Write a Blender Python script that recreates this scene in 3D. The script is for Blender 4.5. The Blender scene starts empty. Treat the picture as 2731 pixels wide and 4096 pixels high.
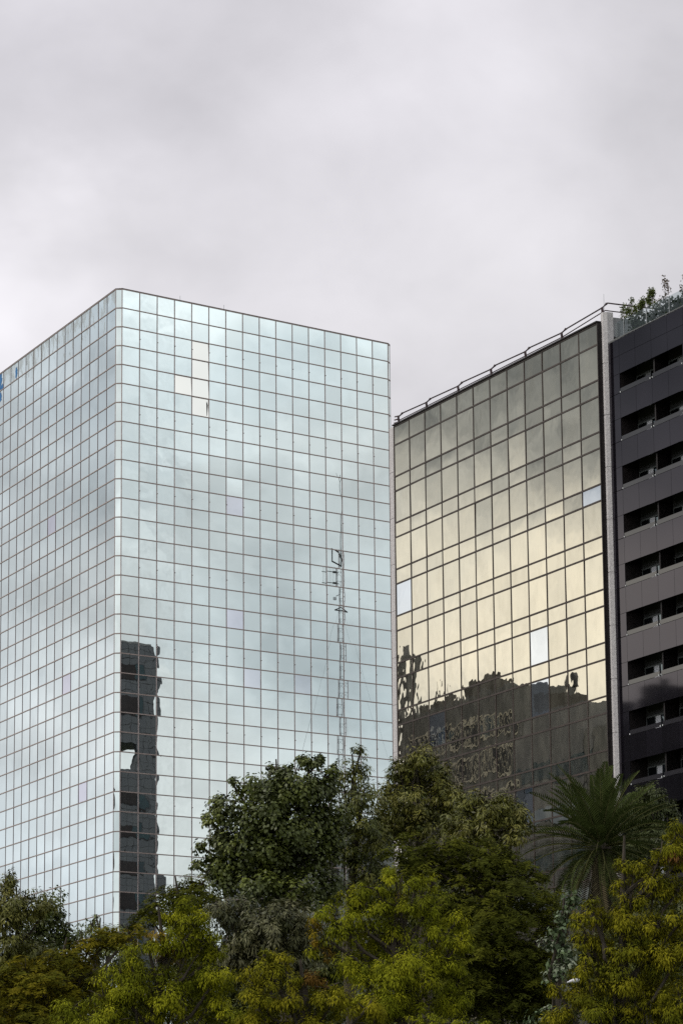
import bpy, math, random
import numpy as np
from mathutils import Matrix, Vector
rad = math.radians
rng = np.random.default_rng(11)
random.seed(5)
sc = bpy.context.scene
COL = sc.collection

# ---------------------------------------------------------------- camera
CAM_Z = 1.6
F_PX, PITCH, ROLL = 13297.86, 0.2093971, -0.00963215
cd = bpy.data.cameras.new('camera'); cam = bpy.data.objects.new('camera', cd); COL.objects.link(cam)
cam.matrix_world = Matrix.Translation((0, 0, CAM_Z)) @ Matrix.Rotation(rad(90) + PITCH, 4, 'X') @ Matrix.Rotation(ROLL, 4, 'Z')
cd.sensor_fit = 'VERTICAL'; cd.sensor_height = 24.0; cd.lens = F_PX / 4096 * 24.0
cd.clip_start = 0.5; cd.clip_end = 8000
sc.camera = cam

# ---------------------------------------------------------------- render / exposure
sc.view_settings.view_transform = 'Standard'; sc.view_settings.look = 'None'
sc.view_settings.exposure = 0.0; sc.view_settings.gamma = 1.0
sc.cycles.max_bounces = 8; sc.cycles.glossy_bounces = 4; sc.cycles.diffuse_bounces = 3
sc.cycles.transparent_max_bounces = 8
sc.cycles.use_denoising = False
sc.cycles.caustics_reflective = False; sc.cycles.caustics_refractive = False

# ---------------------------------------------------------------- node helper
class NT:
    def __init__(s, tree): s.t = tree; s.n = tree.nodes; s.l = tree.links
    def node(s, typ, **kw):
        o = s.n.new(typ)
        for k, v in kw.items(): setattr(o, k, v)
        return o
    def put(s, sock, v):
        if v is None: return
        if isinstance(v, bpy.types.NodeSocket): s.l.new(v, sock)
        else: sock.default_value = v
    def m(s, op, a, b=None, c=None, clamp=False):
        o = s.node('ShaderNodeMath', operation=op, use_clamp=clamp)
        s.put(o.inputs[0], a); s.put(o.inputs[1], b)
        if c is not None: s.put(o.inputs[2], c)
        return o.outputs[0]
    def mix(s, f, a, b, mode='MIX'):
        o = s.node('ShaderNodeMix', data_type='RGBA', blend_type=mode)
        s.put(o.inputs[0], f); s.put(o.inputs[6], a); s.put(o.inputs[7], b)
        return o.outputs[2]
    def noise(s, vec, scale, detail=3, rough=.5, w=None, dist=0):
        o = s.node('ShaderNodeTexNoise', noise_dimensions='4D' if w is not None else '3D')
        if vec is not None: s.l.new(vec, o.inputs['Vector'])
        o.inputs['Scale'].default_value = scale; o.inputs['Detail'].default_value = detail
        o.inputs['Roughness'].default_value = rough; o.inputs['Distortion'].default_value = dist
        if w is not None: s.put(o.inputs['W'], w)
        return o.outputs['Fac']
    def remap(s, v, a, b, c, d):
        o = s.node('ShaderNodeMapRange'); o.clamp = True
        s.put(o.inputs[0], v)
        for i, x in enumerate((a, b, c, d)): s.put(o.inputs[i + 1], x)
        return o.outputs[0]
    def scale(s, vec, xyz):
        o = s.node('ShaderNodeVectorMath', operation='MULTIPLY'); s.l.new(vec, o.inputs[0]); o.inputs[1].default_value = xyz
        return o.outputs[0]

# ---------------------------------------------------------------- sky (overcast, soft cloud sheet over a Nishita sky)
SUN_AZ, SUN_EL = rad(-108), rad(46)
w = bpy.data.worlds.new("World"); sc.world = w; w.use_nodes = True
N = NT(w.node_tree); N.n.clear()
out = N.node('ShaderNodeOutputWorld'); bg = N.node('ShaderNodeBackground'); N.l.new(bg.outputs[0], out.inputs[0])
bg.inputs[1].default_value = 0.1
sky = N.node('ShaderNodeTexSky', sky_type='NISHITA'); sky.sun_disc = False
sky.sun_elevation = SUN_EL; sky.sun_rotation = SUN_AZ % (2 * math.pi)
tc = N.node('ShaderNodeTexCoord'); gen = tc.outputs['Generated']
sx = N.node('ShaderNodeSeparateXYZ'); N.l.new(gen, sx.inputs[0])
warp = N.noise(gen, 9, 4, .6); warp2 = N.noise(N.scale(gen, (1, 1, 1.7)), 14, 4, .55)
az = N.m('MULTIPLY', N.m('ARCTAN2', sx.outputs[0], sx.outputs[1]), 57.2958)
el = N.m('MULTIPLY', N.m('ARCSINE', sx.outputs[2]), 57.2958)
azw = N.m('ADD', az, N.m('MULTIPLY', N.m('SUBTRACT', warp, .5), 7.0))
elw = N.m('ADD', el, N.m('MULTIPLY', N.m('SUBTRACT', warp2, .5), 5.0))
def blob(a, e, sa, se):
    da = N.m('SUBTRACT', azw, a)
    x = N.m('DIVIDE', da, sa); y = N.m('DIVIDE', N.m('SUBTRACT', elw, e), se)
    r2 = N.m('ADD', N.m('MULTIPLY', x, x), N.m('MULTIPLY', y, y))
    return N.m('POWER', 2.71828, N.m('MULTIPLY', r2, -1.0))
flat = N.scale(gen, (1, 1, 1.35))
c1 = N.noise(flat, 7, 5, .5, dist=.3); c2 = N.noise(flat, 22, 5, .55, dist=.2)
lum = N.m('ADD', 7.0, N.m('MULTIPLY', N.m('SUBTRACT', c1, .5), 3.9))
lum = N.m('ADD', lum, N.m('MULTIPLY', N.m('SUBTRACT', c2, .5), 2.0))
BLOBS = [ # az, el, s_az, s_el, gain: the brighter and darker patches of the cloud sheet
    (1.8, 21.0, 2.8, 2.6, .9), (-6.4, 15.4, 2.0, 3.0, 3.2), (-4.6, 20.2, 1.8, 1.4, .8), (3.4, 18.5, 1.6, 1.5, .8), (-3.6, 17.4, 1.4, 1.6, .5), (-6, 20.8, 1.5, 1.2, .5), (-3.2, 19.6, 1.6, 1.0, -.6), (-5.6, 18.6, 2.2, 1.8, -.8), (4.6, 16.5, 2.0, 1.6, .5),
    (-1.2, 20.8, 1.3, 1.2, -.5), (0.8, 14.6, 4.5, 1.9, 1.3),
    (100, 17.8, 16, 3.6, 4.2), (112, 22, 14, 5, 3.0), (101, 9.5, 14, 3.0, -.3), (103, 4.5, 14, 2.6, 1.5),
    (-45, 11.2, 3.5, 2.2, -1.5), (-44, 6.0, 6, 2.2, 1.3), (-45, 16.0, 5, 2.2, .9),
    (-49.5, 14.6, 4.2, 2.7, -4.2), (-56, 15.5, 6.0, 2.4, -3.0), (-56, 9.8, 9.0, 2.4, 6.2),
    (-154, 10.0, 16, 7.0, 1.8)]
for a, e, sa, se, g in BLOBS:
    lum = N.m('ADD', lum, N.m('MULTIPLY', blob(a, e, sa, se), g))
c3 = N.noise(N.scale(gen, (1, 1, 1.6)), 46, 4, .5)
sidek = N.remap(N.m('ABSOLUTE', az), 14, 32, 0, 1)
lum = N.m('ADD', lum, N.m('MULTIPLY', sidek, N.m('ADD', N.m('MULTIPLY', N.m('SUBTRACT', c3, .5), 3.0), N.m('MULTIPLY', N.m('SUBTRACT', c2, .5), 4.0))))
lum = N.m('MAXIMUM', lum, 2.0)
# colour of the sheet: lavender grey ahead, faint blue where it thins elsewhere, warm where the sun is behind it
comb = N.node('ShaderNodeCombineColor'); 
hue = N.noise(flat, 4, 2, .5)
colA = N.mix(hue, (.985, .955, 1.03, 1), (1.01, .985, 1.0, 1))
side = N.m('MULTIPLY', N.remap(N.m('ABSOLUTE', az), 14, 32, 0, 1), 1.0)
thin = N.remap(c1, .38, .62, 1, 0)
colB = N.mix(thin, (1.0, 1.0, .99, 1), (.92, .985, 1.02, 1))
col = N.mix(side, colA, colB)
col = N.mix(N.m('MULTIPLY', blob(-56, 9.7, 9, 3.4), .95, clamp=True), col, (1.06, .99, .84, 1))
cl = N.node('ShaderNodeVectorMath', operation='SCALE'); N.l.new(col, cl.inputs[0]); N.l.new(lum, cl.inputs['Scale'])
skc = N.mix(.94, sky.outputs[0], cl.outputs[0])
N.l.new(skc, bg.inputs[0])

sd = bpy.data.lights.new('sun', 'SUN'); sd.energy = 1.5; sd.angle = rad(12); sd.color = (1.0, .95, .87)
sun = bpy.data.objects.new('sun', sd); COL.objects.link(sun)
sv = Vector((math.sin(SUN_AZ) * math.cos(SUN_EL), math.cos(SUN_AZ) * math.cos(SUN_EL), math.sin(SUN_EL)))
sun.rotation_euler = sv.to_track_quat('Z', 'Y').to_euler(); sun.location = sv * 300

# ---------------------------------------------------------------- materials
MATS = {}
def pmat(name, color=(.5, .5, .5), rough=.6, metal=0., spec=.5):
    m = bpy.data.materials.new(name); m.use_nodes = True
    t = NT(m.node_tree); b = t.n['Principled BSDF']
    b.inputs['Base Color'].default_value = (*color, 1); b.inputs['Roughness'].default_value = rough
    b.inputs['Metallic'].default_value = metal; b.inputs['Specular IOR Level'].default_value = spec
    MATS[name] = m
    return m, t, b
def noisy(name, c0, c1, scale, rough=.7, metal=0., spec=.4, bump=0., detail=5, stretch=(1, 1, 1)):
    m, t, b = pmat(name, c0, rough, metal, spec)
    co = t.node('ShaderNodeTexCoord').outputs['Object']; co = t.scale(co, stretch)
    n = t.noise(co, scale, detail, .6)
    t.l.new(t.mix(t.remap(n, .35, .65, 0, 1), (*c0, 1), (*c1, 1)), b.inputs['Base Color'])
    if bump:
        bn = t.node('ShaderNodeBump'); bn.inputs['Strength'].default_value = 1; bn.inputs['Distance'].default_value = bump
        t.l.new(n, bn.inputs['Height']); t.l.new(bn.outputs[0], b.inputs['Normal'])
    return m

def mirror_glass(name, base, alt, wave, dirt, dirt_amt, rough=.015, ns=.42, fine=.35):
    """mirror coated pane; vertex attribute 'pane' = (random id, replaced pane 0/1, waviness, extra tint)"""
    m, t, b = pmat(name, base, rough, 1.0, .5)
    at = t.node('ShaderNodeAttribute', attribute_name='pane')
    sp = t.node('ShaderNodeSeparateColor'); t.l.new(at.outputs['Color'], sp.inputs[0])
    pid, rep, wav = sp.outputs[0], sp.outputs[1], sp.outputs[2]
    co = t.node('ShaderNodeTexCoord').outputs['Object']
    uv = t.node('ShaderNodeUVMap', uv_map='UVMap').outputs[0]; su = t.node('ShaderNodeSeparateXYZ'); t.l.new(uv, su.inputs[0])
    # slow waves plus a pillow shape, different in every pane
    n = t.noise(co, ns, 1.5, .45, w=t.m('MULTIPLY', pid, 40.0))
    n2 = t.noise(co, 1.3, 1.0, .4, w=t.m('MULTIPLY', pid, 17.0))
    pu = t.m('SUBTRACT', 1.0, t.m('POWER', t.m('ABSOLUTE', t.m('SUBTRACT', t.m('MULTIPLY', su.outputs[0], 2), 1)), 2.0))
    pv = t.m('SUBTRACT', 1.0, t.m('POWER', t.m('ABSOLUTE', t.m('SUBTRACT', t.m('MULTIPLY', su.outputs[1], 2), 1)), 2.0))
    pil = t.m('MULTIPLY', t.m('MULTIPLY', pu, pv), t.m('SUBTRACT', pid, .35))
    h = t.m('ADD', t.m('MULTIPLY', t.m('ADD', n, t.m('MULTIPLY', n2, fine)), t.m('MULTIPLY', wav, wave)), t.m('MULTIPLY', pil, wave * .33))
    bn = t.node('ShaderNodeBump'); bn.inputs['Strength'].default_value = 1.0; bn.inputs['Distance'].default_value = 1.0
    t.l.new(h, bn.inputs['Height']); t.l.new(bn.outputs[0], b.inputs['Normal'])
    v = t.m('ADD', .95, t.m('MULTIPLY', pid, .09))
    cc = t.mix(rep, (*base, 1), (*alt, 1))
    vm = t.node('ShaderNodeVectorMath', operation='SCALE'); t.l.new(cc, vm.inputs[0]); t.l.new(v, vm.inputs['Scale'])
    # rain streaks and dust on the panes
    st = t.noise(t.scale(co, (1.2, 1.2, .5)), 1.0, 6, .6, w=t.m('MULTIPLY', pid, 9.0))
    d = t.m('MULTIPLY', t.remap(st, .45, .8, 0, 1), dirt_amt)
    dd = t.m('MULTIPLY', d, t.m('SUBTRACT', 1.0, t.m('MULTIPLY', rep, .8)))
    t.l.new(t.mix(dd, vm.outputs[0], (*dirt, 1)), b.inputs['Base Color'])
    t.l.new(t.m('SUBTRACT', 1.0, t.m('MULTIPLY', dd, .5)), b.inputs['Metallic'])
    t.l.new(t.m('ADD', rough, t.m('MULTIPLY', dd, .12)), b.inputs['Roughness'])
    return m
mirror_glass('silver_glass', (.83, .91, .905), (.80, .80, .90), .0042, (.55, .57, .55), .05, .004, .30, .10)
# left side panes: same glass, with peeling grey film on the top row
mL = mirror_glass('silver_glass_film', (.80, .88, .92), (.74, .73, .86), .0036, (.55, .57, .58), .07, .004)
t = NT(mL.node_tree); b = t.n['Principled BSDF']
src = b.inputs['Base Color'].links[0].from_socket
co = t.node('ShaderNodeTexCoord').outputs['Object']; sz = t.node('ShaderNodeSeparateXYZ'); t.l.new(co, sz.inputs[0])
nz = t.noise(t.scale(co, (1, 1, .45)), 1.1, 7, .7)
msk = t.m('MULTIPLY', t.remap(t.m('SUBTRACT', nz, t.remap(sz.outputs[2], 80.0, 86.0, .27, .03)), .44, .47, 0, 1), .62)
t.l.new(t.mix(msk, src, (.42, .45, .45, 1)), b.inputs['Base Color'])
ms = b.inputs['Metallic'].links[0].from_socket; t.l.new(t.m('MULTIPLY', ms, t.m('SUBTRACT', 1.0, t.m('MULTIPLY', msk, .75))), b.inputs['Metallic'])
rs = b.inputs['Roughness'].links[0].from_socket; t.l.new(t.m('ADD', rs, t.m('MULTIPLY', msk, .35)), b.inputs['Roughness'])
mirror_glass('gold_glass', (.685, .645, .545), (.70, .76, .86), .0085, (.42, .385, .30), .26, .003)
mirror_glass('window_glass', (.10, .13, .15), (.25, .3, .3), .006, (.2, .2, .2), .1)
noisy('bronze_transom', (.38, .29, .265), (.48, .39, .36), 3, .5, .2)
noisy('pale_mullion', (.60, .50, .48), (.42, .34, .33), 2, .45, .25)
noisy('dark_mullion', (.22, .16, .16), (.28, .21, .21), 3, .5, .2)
noisy('brown_frame', (.055, .038, .032), (.085, .062, .052), 2, .5, .2)
noisy('black_metal', (.015, .011, .011), (.03, .022, .022), 3, .55, .2)
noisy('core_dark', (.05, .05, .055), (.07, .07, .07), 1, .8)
noisy('rough_concrete', (.80, .76, .76), (.58, .54, .55), 9, .9, 0, .2, .03, 8)
noisy('pale_wall', (.36, .36, .37), (.30, .30, .31), .8, .85, 0, .2)
noisy('roof_grey', (.25, .25, .25), (.2, .2, .2), .5, .9)
noisy('painted_blue', (.03, .16, .42), (.05, .22, .5), 2, .6)
noisy('rail_paint', (.035, .018, .022), (.06, .03, .035), 4, .5)
noisy('steel', (.35, .36, .37), (.45, .45, .46), 5, .35, .8)
noisy('mast_red', (.16, .035, .03), (.10, .03, .03), 1, .6)
noisy('mast_dark', (.03, .03, .033), (.05, .05, .05), 1, .6)
noisy('asphalt', (.05, .05, .052), (.065, .065, .065), .6, .9)
noisy('paving', (.28, .27, .25), (.2, .19, .18), .8, .9)
noisy('soil', (.06, .055, .03), (.05, .07, .03), .3, .95)
m_, t_, b_g = pmat('balcony_glass', (.03, .028, .034), .03, 0, .6); b_g.inputs['IOR'].default_value = 1.5
noisy('chrome', (.85, .85, .85), (.9, .9, .9), 2, .4)
noisy('window_frame_metal', (.16, .17, .17), (.12, .13, .13), 2, .5)
noisy('painted_sky_white', (.92, .90, .95), (.82, .80, .86), 2, .7)  # near white: sky reflection painted on balcony sashes, also the lamp head colour
noisy('beige_wall', (.19, .18, .16), (.13, .12, .105), .35, .85)
noisy('brown_wall', (.16, .16, .155), (.22, .215, .20), .3, .85)
noisy('grey_wall', (.23, .23, .235), (.28, .275, .27), .25, .85)
noisy('cream_frame', (.80, .74, .60), (.7, .64, .5), 1, .7)
noisy('teal_blind', (.03, .065, .075), (.025, .04, .05), .6, .5)
noisy('bark', (.05, .04, .03), (.09, .075, .06), 6, .9, 0, .2, .02, 5, (1, 1, .3))
# polished black stone cladding
m, t, b = pmat('polished_black', (.014, .013, .016), .05, 0, .43)
b.inputs['Specular Tint'].default_value = (.92, .79, 1.12, 1)
at = t.node('ShaderNodeAttribute', attribute_name='pane'); sp = t.node('ShaderNodeSeparateColor'); t.l.new(at.outputs['Color'], sp.inputs[0])
co = t.node('ShaderNodeTexCoord').outputs['Object']
sm = t.noise(co, .35, 4, .6); vv = t.m('ADD', t.m('MULTIPLY', sp.outputs[0], .004), t.m('MULTIPLY', sm, .009))
cc = t.node('ShaderNodeCombineColor'); t.l.new(vv, cc.inputs[0]); t.l.new(t.m('MULTIPLY', vv, .86), cc.inputs[1]); t.l.new(t.m('MULTIPLY', vv, 1.25), cc.inputs[2])
t.l.new(cc.outputs[0], b.inputs['Base Color'])
h = t.noise(co, .25, 1, .4, w=t.m('MULTIPLY', sp.outputs[0], 20.0))
bn = t.node('ShaderNodeBump'); bn.inputs['Distance'].default_value = .004; t.l.new(h, bn.inputs['Height']); t.l.new(bn.outputs[0], b.inputs['Normal'])
# jointed stone for the tower seen in the mirror glass
m, t, b = pmat('grey_stone', (.05, .052, .055), .6)
uvn = t.node('ShaderNodeUVMap', uv_map='UVMap').outputs[0]
br = t.node('ShaderNodeTexBrick'); br.offset = 0; t.l.new(uvn, br.inputs['Vector'])
br.inputs['Scale'].default_value = 1; br.inputs['Brick Width'].default_value = .9; br.inputs['Row Height'].default_value = .9
br.inputs['Mortar Size'].default_value = .03; br.inputs['Color1'].default_value = (.12, .125, .135, 1); br.inputs['Color2'].default_value = (.10, .106, .118, 1)
br.inputs['Mortar'].default_value = (.015, .015, .017, 1)
t.l.new(br.outputs[0], b.inputs['Base Color'])
# clear balustrade glass
m = bpy.data.materials.new('clear_glass'); m.use_nodes = True; t = NT(m.node_tree); t.n.clear()
o = t.node('ShaderNodeOutputMaterial'); tr = t.node('ShaderNodeBsdfTransparent'); tr.inputs[0].default_value = (.86, .89, .89, 1)
gl = t.node('ShaderNodeBsdfGlossy'); gl.inputs['Roughness'].default_value = .02; gl.inputs[0].default_value = (.85, .9, .9, 1)
mx = t.node('ShaderNodeMixShader'); mx.inputs[0].default_value = .09
t.l.new(tr.outputs[0], mx.inputs[1]); t.l.new(gl.outputs[0], mx.inputs[2]); t.l.new(mx.outputs[0], o.inputs[0]); MATS['clear_glass'] = m
# foliage
def leafmat(name, rough, transl, spec=.35):
    m, t, b = pmat(name, (.06, .08, .03), rough, 0, spec)
    at = t.node('ShaderNodeAttribute', attribute_name='tint')
    t.l.new(at.outputs['Color'], b.inputs['Base Color'])
    tl = t.node('ShaderNodeBsdfTranslucent'); t.l.new(at.outputs['Color'], tl.inputs[0])
    mx = t.node('ShaderNodeMixShader'); mx.inputs[0].default_value = transl
    o = t.n['Material Output']; t.l.new(b.outputs[0], mx.inputs[1]); t.l.new(tl.outputs[0], mx.inputs[2]); t.l.new(mx.outputs[0], o.inputs[0])
leafmat('leaf_matte', .8, .12, .05); leafmat('leaf_gloss', .45, .08, .28)

# ---------------------------------------------------------------- object helpers
def tag(o, label=None, cat=None, group=None, kind=None):
    for k, v in (('label', label), ('category', cat), ('group', group), ('kind', kind)):
        if v: o[k] = v
    return o
def empty(name, loc, label=None, cat=None, group=None):
    o = bpy.data.objects.new(name, None); COL.objects.link(o); o.location = loc; o.empty_display_size = .3
    return tag(o, label, cat, group)
def norm(v):
    v = np.asarray(v, float); return v / (np.linalg.norm(v, axis=-1, keepdims=True) + 1e-12)
class Frame:
    """o: origin, e: along, n: inward"""
    def __init__(s, o, e, n): s.o = np.array(o, float); s.e = norm(e); s.n = norm(n)
    def pt(s, u, d, z): return s.o + s.e * u + s.n * d + np.array([0, 0, z])
ORIG = Frame((0, 0, 0), (1, 0, 0), (0, 1, 0))
class MB:
    def __init__(s): s.v = []; s.f = []; s.uv = []; s.a = []
    def quad(s, a, b, c, d, attr=(0.5, 0, 1, 0), uv=None):
        i = len(s.v); s.v += [a, b, c, d]; s.f.append((i, i + 1, i + 2, i + 3))
        s.uv += list(uv) if uv else [(0, 0), (1, 0), (1, 1), (0, 1)]; s.a += [attr] * 4
    def box(s, fr, u0, u1, d0, d1, z0, z1, attr=(0.5, 0, 1, 0)):
        p = lambda u, d, z: fr.pt(u, d, z)
        L, D, Z = u1 - u0, d1 - d0, z1 - z0
        q = [((u0, d0, z0), (u1, d0, z0), (u1, d0, z1), (u0, d0, z1), L, Z), ((u1, d1, z0), (u0, d1, z0), (u0, d1, z1), (u1, d1, z1), L, Z),
             ((u0, d1, z0), (u0, d0, z0), (u0, d0, z1), (u0, d1, z1), D, Z), ((u1, d0, z0), (u1, d1, z0), (u1, d1, z1), (u1, d0, z1), D, Z),
             ((u0, d0, z1), (u1, d0, z1), (u1, d1, z1), (u0, d1, z1), L, D), ((u0, d1, z0), (u1, d1, z0), (u1, d0, z0), (u0, d0, z0), L, D)]
        for a, b, c, d, lx, ly in q: s.quad(p(*a), p(*b), p(*c), p(*d), attr, [(0, 0), (lx, 0), (lx, ly), (0, ly)])
        return s
    def prism(s, pts, z0, z1):
        n = len(pts); i = len(s.v)
        for z in (z0, z1):
            for q in pts: s.v.append(np.array([q[0], q[1], z]))
        for k in range(n): s.f.append((i + k, i + (k + 1) % n, i + n + (k + 1) % n, i + n + k)); s.uv += [(0, 0)] * 4; s.a += [(.5, 0, 1, 0)] * 4
        s.f.append(tuple(i + n + k for k in range(n))); s.uv += [(0, 0)] * n; s.a += [(.5, 0, 1, 0)] * n
        s.f.append(tuple(i + k for k in reversed(range(n)))); s.uv += [(0, 0)] * n; s.a += [(.5, 0, 1, 0)] * n
        return s
    def tube(s, pts, r, k=6):
        pts = [np.asarray(p, float) for p in pts]; r = r if hasattr(r, '__len__') else [r] * len(pts)
        i0 = len(s.v)
        for j, p in enumerate(pts):
            t = norm((pts[min(j + 1, len(pts) - 1)] - pts[max(j - 1, 0)]))
            a = norm(np.cross(t, [0.31, .2, .93] if abs(t[2]) < .9 else [1, 0, 0])); b_ = np.cross(t, a)
            for q in range(k):
                th = 2 * math.pi * q / k; s.v.append(p + (a * math.cos(th) + b_ * math.sin(th)) * r[j])
        for j in range(len(pts) - 1):
            for q in range(k):
                s.f.append((i0 + j * k + q, i0 + j * k + (q + 1) % k, i0 + (j + 1) * k + (q + 1) % k, i0 + (j + 1) * k + q)); s.uv += [(0, 0)] * 4; s.a += [(.5, 0, 1, 0)] * 4
        for e in (0, len(pts) - 1):
            f = [i0 + e * k + q for q in range(k)]
            s.f.append(tuple(f if e else f[::-1])); s.uv += [(0, 0)] * k; s.a += [(.5, 0, 1, 0)] * k
        return s
    def build(s, name, mat, parent=None, base=None):
        org = np.array(parent.location if parent else (base if base is not None else (0, 0, 0)))
        g = parent
        while g is not None and g.parent is not None: g = g.parent; org = org + np.array(g.location)
        me = bpy.data.meshes.new(name)
        me.from_pydata([tuple(np.asarray(v) - org) for v in s.v], [], s.f)
        me.materials.append(MATS[mat])
        uvl = me.uv_layers.new(name='UVMap'); uvl.data.foreach_set('uv', np.array(s.uv, np.float32).ravel())
        at = me.attributes.new('pane', 'FLOAT_COLOR', 'CORNER'); at.data.foreach_set('color', np.array(s.a, np.float32).ravel())
        o = bpy.data.objects.new(name, me); COL.objects.link(o)
        if parent is not None: o.parent = parent
        elif base is not None: o.location = base
        return o

# ---------------------------------------------------------------- ground
g = MB().box(ORIG, -3000, 3000, -3000, 3000, -.5, 0).build('ground', 'soil'); tag(g, kind='structure')

# ================================================================ 1. mirrored corner tower
H = CAM_Z
TH_L, TH_F = rad(-24.070292), rad(50.184476)
LC = np.array([-20.698835, 297.400625, 0]); RC = np.array([-20.111193, 297.281885, 0])
eL = np.array([math.sin(TH_L), math.cos(TH_L), 0]); nL = np.array([math.cos(TH_L), -math.sin(TH_L), 0])
eF = np.array([math.sin(TH_F), math.cos(TH_F), 0]); nF = np.array([-math.cos(TH_F), math.sin(TH_F), 0])
WL, WF, RH = 2.3529, 2.021636, 1.8
ZT = 84.517456 + H; NR = 47; NL_, NF_ = 20, 16
frL = Frame(LC, eL, nL); frF = Frame(RC, eF, nF)
dch = RC - LC; lch = np.linalg.norm(dch); ech = dch / lch; nch = np.array([-ech[1], ech[0], 0]);
frC = Frame(LC, ech, nch)
ac = rad(96.9); frCg = Frame(LC, (math.sin(ac), math.cos(ac), 0), (-math.cos(ac), math.sin(ac), 0))
P1 = RC + eF * WF * NF_; a2 = rad(15); e2 = np.array([math.sin(a2), math.cos(a2), 0]); n2 = np.array([-e2[1], e2[0], 0]); frC2 = Frame(P1, e2, n2); L2 = .72
P2 = P1 + e2 * L2
far = LC + eL * WL * NL_; back = P2 + eL * 46
tower = empty('glass_tower', tuple(LC), 'tall corner tower wrapped in a grid of pale mirrored glass reflecting the clouds', 'building')
ins = lambda p, q: tuple((np.array(p) + (np.array([-6., 330., 0]) - np.array(p)) * q)[:2])
foot = [ins(p, .012) for p in (LC, far, back, P2, P1, RC)][::-1]
MB().prism(foot, 0, ZT - .35).build('wall', 'core_dark', tower)
MB().prism([ins(p, .03) for p in (LC, far, back, P2, P1, RC)][::-1], ZT - .34, ZT - .2).build('roof', 'roof_grey', tower)
bk = MB()
bk.box(Frame(P2, eL, n2), 0, 46, -.02, .1, 0, ZT - .02); bk.box(Frame(far, norm(back - far), norm(np.array([.9, -.4, 0]))), 0, float(np.linalg.norm(back - far)), -.1, .02, 0, ZT - .02)
bk.build('rear_wall', 'core_dark', tower)

def project(P):
    P = np.asarray(P, float) - np.array([0, 0, CAM_Z]); cp, sp_ = math.cos(PITCH), math.sin(PITCH)
    d = P[1] * cp + P[2] * sp_; u = -P[1] * sp_ + P[2] * cp
    return 1365.5 + P[0] / d * F_PX, 2048 - u / d * F_PX
def ray(px, py):
    X, Y = px - 1365.5, py - 2048; c, s = math.cos(ROLL), math.sin(ROLL)
    X, Y = c * X + s * Y, -s * X + c * Y
    a, b_ = X / F_PX, -Y / F_PX
    return np.array([a, math.cos(PITCH) - b_ * math.sin(PITCH), math.sin(PITCH) + b_ * math.cos(PITCH)])
def poly_area(p): return abs(sum(p[i][0] * p[(i + 1) % 4][1] - p[(i + 1) % 4][0] * p[i][1] for i in range(4))) / 2
def glaze(fr, u0, u1, z0, z1, rep=0., wav=1., tilt=.0012, d=0.):
    r = random.random(); a, b_ = random.gauss(0, tilt), random.gauss(0, tilt)
    hu, hz = (u1 - u0) / 2, (z1 - z0) / 2
    dd = lambda su, sz: d + a * hu * su + b_ * hz * sz
    return (fr.pt(u0, dd(-1, -1), z0), fr.pt(u1, dd(1, -1), z0), fr.pt(u1, dd(1, 1), z1), fr.pt(u0, dd(-1, 1), z1)), (r, rep, wav, 0)
def place_panes(parent, specs, default_name, keep, visible):
    """specs: list of (corners, attr, mat, flip)"""
    sc_ = []
    for i, (q, at_, mt, fl) in enumerate(specs):
        pp = [project(c) for c in q]; cx = sum(p[0] for p in pp) / 4; cy = sum(p[1] for p in pp) / 4
        sc_.append((poly_area(pp) if visible(cx, cy) else 0, i))
    top = set(i for _, i in sorted(sc_, reverse=True)[:keep])
    rest = {}
    for i, (q, at_, mt, fl) in enumerate(specs):
        qq = (q[1], q[0], q[3], q[2]) if fl else q
        if i in top: mb = MB(); mb.quad(*qq, at_); mb.build('glass_pane', mt, parent)
        else: rest.setdefault(mt, MB()).quad(*qq, at_)
    first = True
    for mt, mb in rest.items():
        o = mb.build(default_name, mt, parent); o['kind'] = 'stuff'
specs = []
REPF = {(4, 2): 0, (4, 3): 0, (4, 4): 0, (3, 4): 0, (4, 5): 0, (6, 10): .7, (6, 16): .8, (7, 19): .6, (10, 19): .45}
WHITE = {(4, 2): .55, (4, 3): .7, (4, 4): 1., (3, 4): 1., (4, 5): 1.}
white_specs = []
for c in range(NF_):
    for r_ in range(NR):
        wv = {0: 2.6, 1: 4.2, 2: 5.0, 3: 3.}.get(c, .16)
        q, at_ = glaze(frF, c * WF, (c + 1) * WF, ZT - RH * (r_ + 1), ZT - RH * r_, REPF.get((c, r_), 0) if (c, r_) not in WHITE else 0., wv, .0016 if c < 3 else .0012)
        if (c, r_) in WHITE:
            k_ = .016 * WHITE[(c, r_)] + .016; zc_ = ZT - RH * (r_ + .5)
            q = tuple(frF.pt(u_, (zz_ - zc_) * k_ - .0, zz_) for u_, zz_ in ((c * WF, zc_ - .9), ((c + 1) * WF, zc_ - .9), ((c + 1) * WF, zc_ + .9), (c * WF, zc_ + .9)))
        specs.append((q, at_, 'silver_white' if (c, r_) in WHITE else 'silver_glass', False))
for c in range(NL_):
    for r_ in range(NR):
        q, at_ = glaze(frL, c * WL, (c + 1) * WL, ZT - RH * (r_ + 1), ZT - RH * r_, 1. if (c, r_) in ((5, 19), (3, 25), (7, 10)) else 0., .8, .0016)
        specs.append((q, at_, 'silver_glass_film', True))
for r_ in range(NR):
    q, at_ = glaze(frCg, 0, lch, ZT - RH * (r_ + 1), ZT - RH * r_); specs.append((q, at_, 'silver_glass', False))
    q, at_ = glaze(frC2, 0, L2, ZT - RH * (r_ + 1), ZT - RH * r_); specs.append((q, at_, 'silver_glass', False))
m, t, b = pmat('silver_white', (.76, .75, .71), .02, 1.0)
place_panes(tower, specs, 'curtain_glazing', 100, lambda x, y: 0 < x < 2731 and y < 3000)
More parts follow.
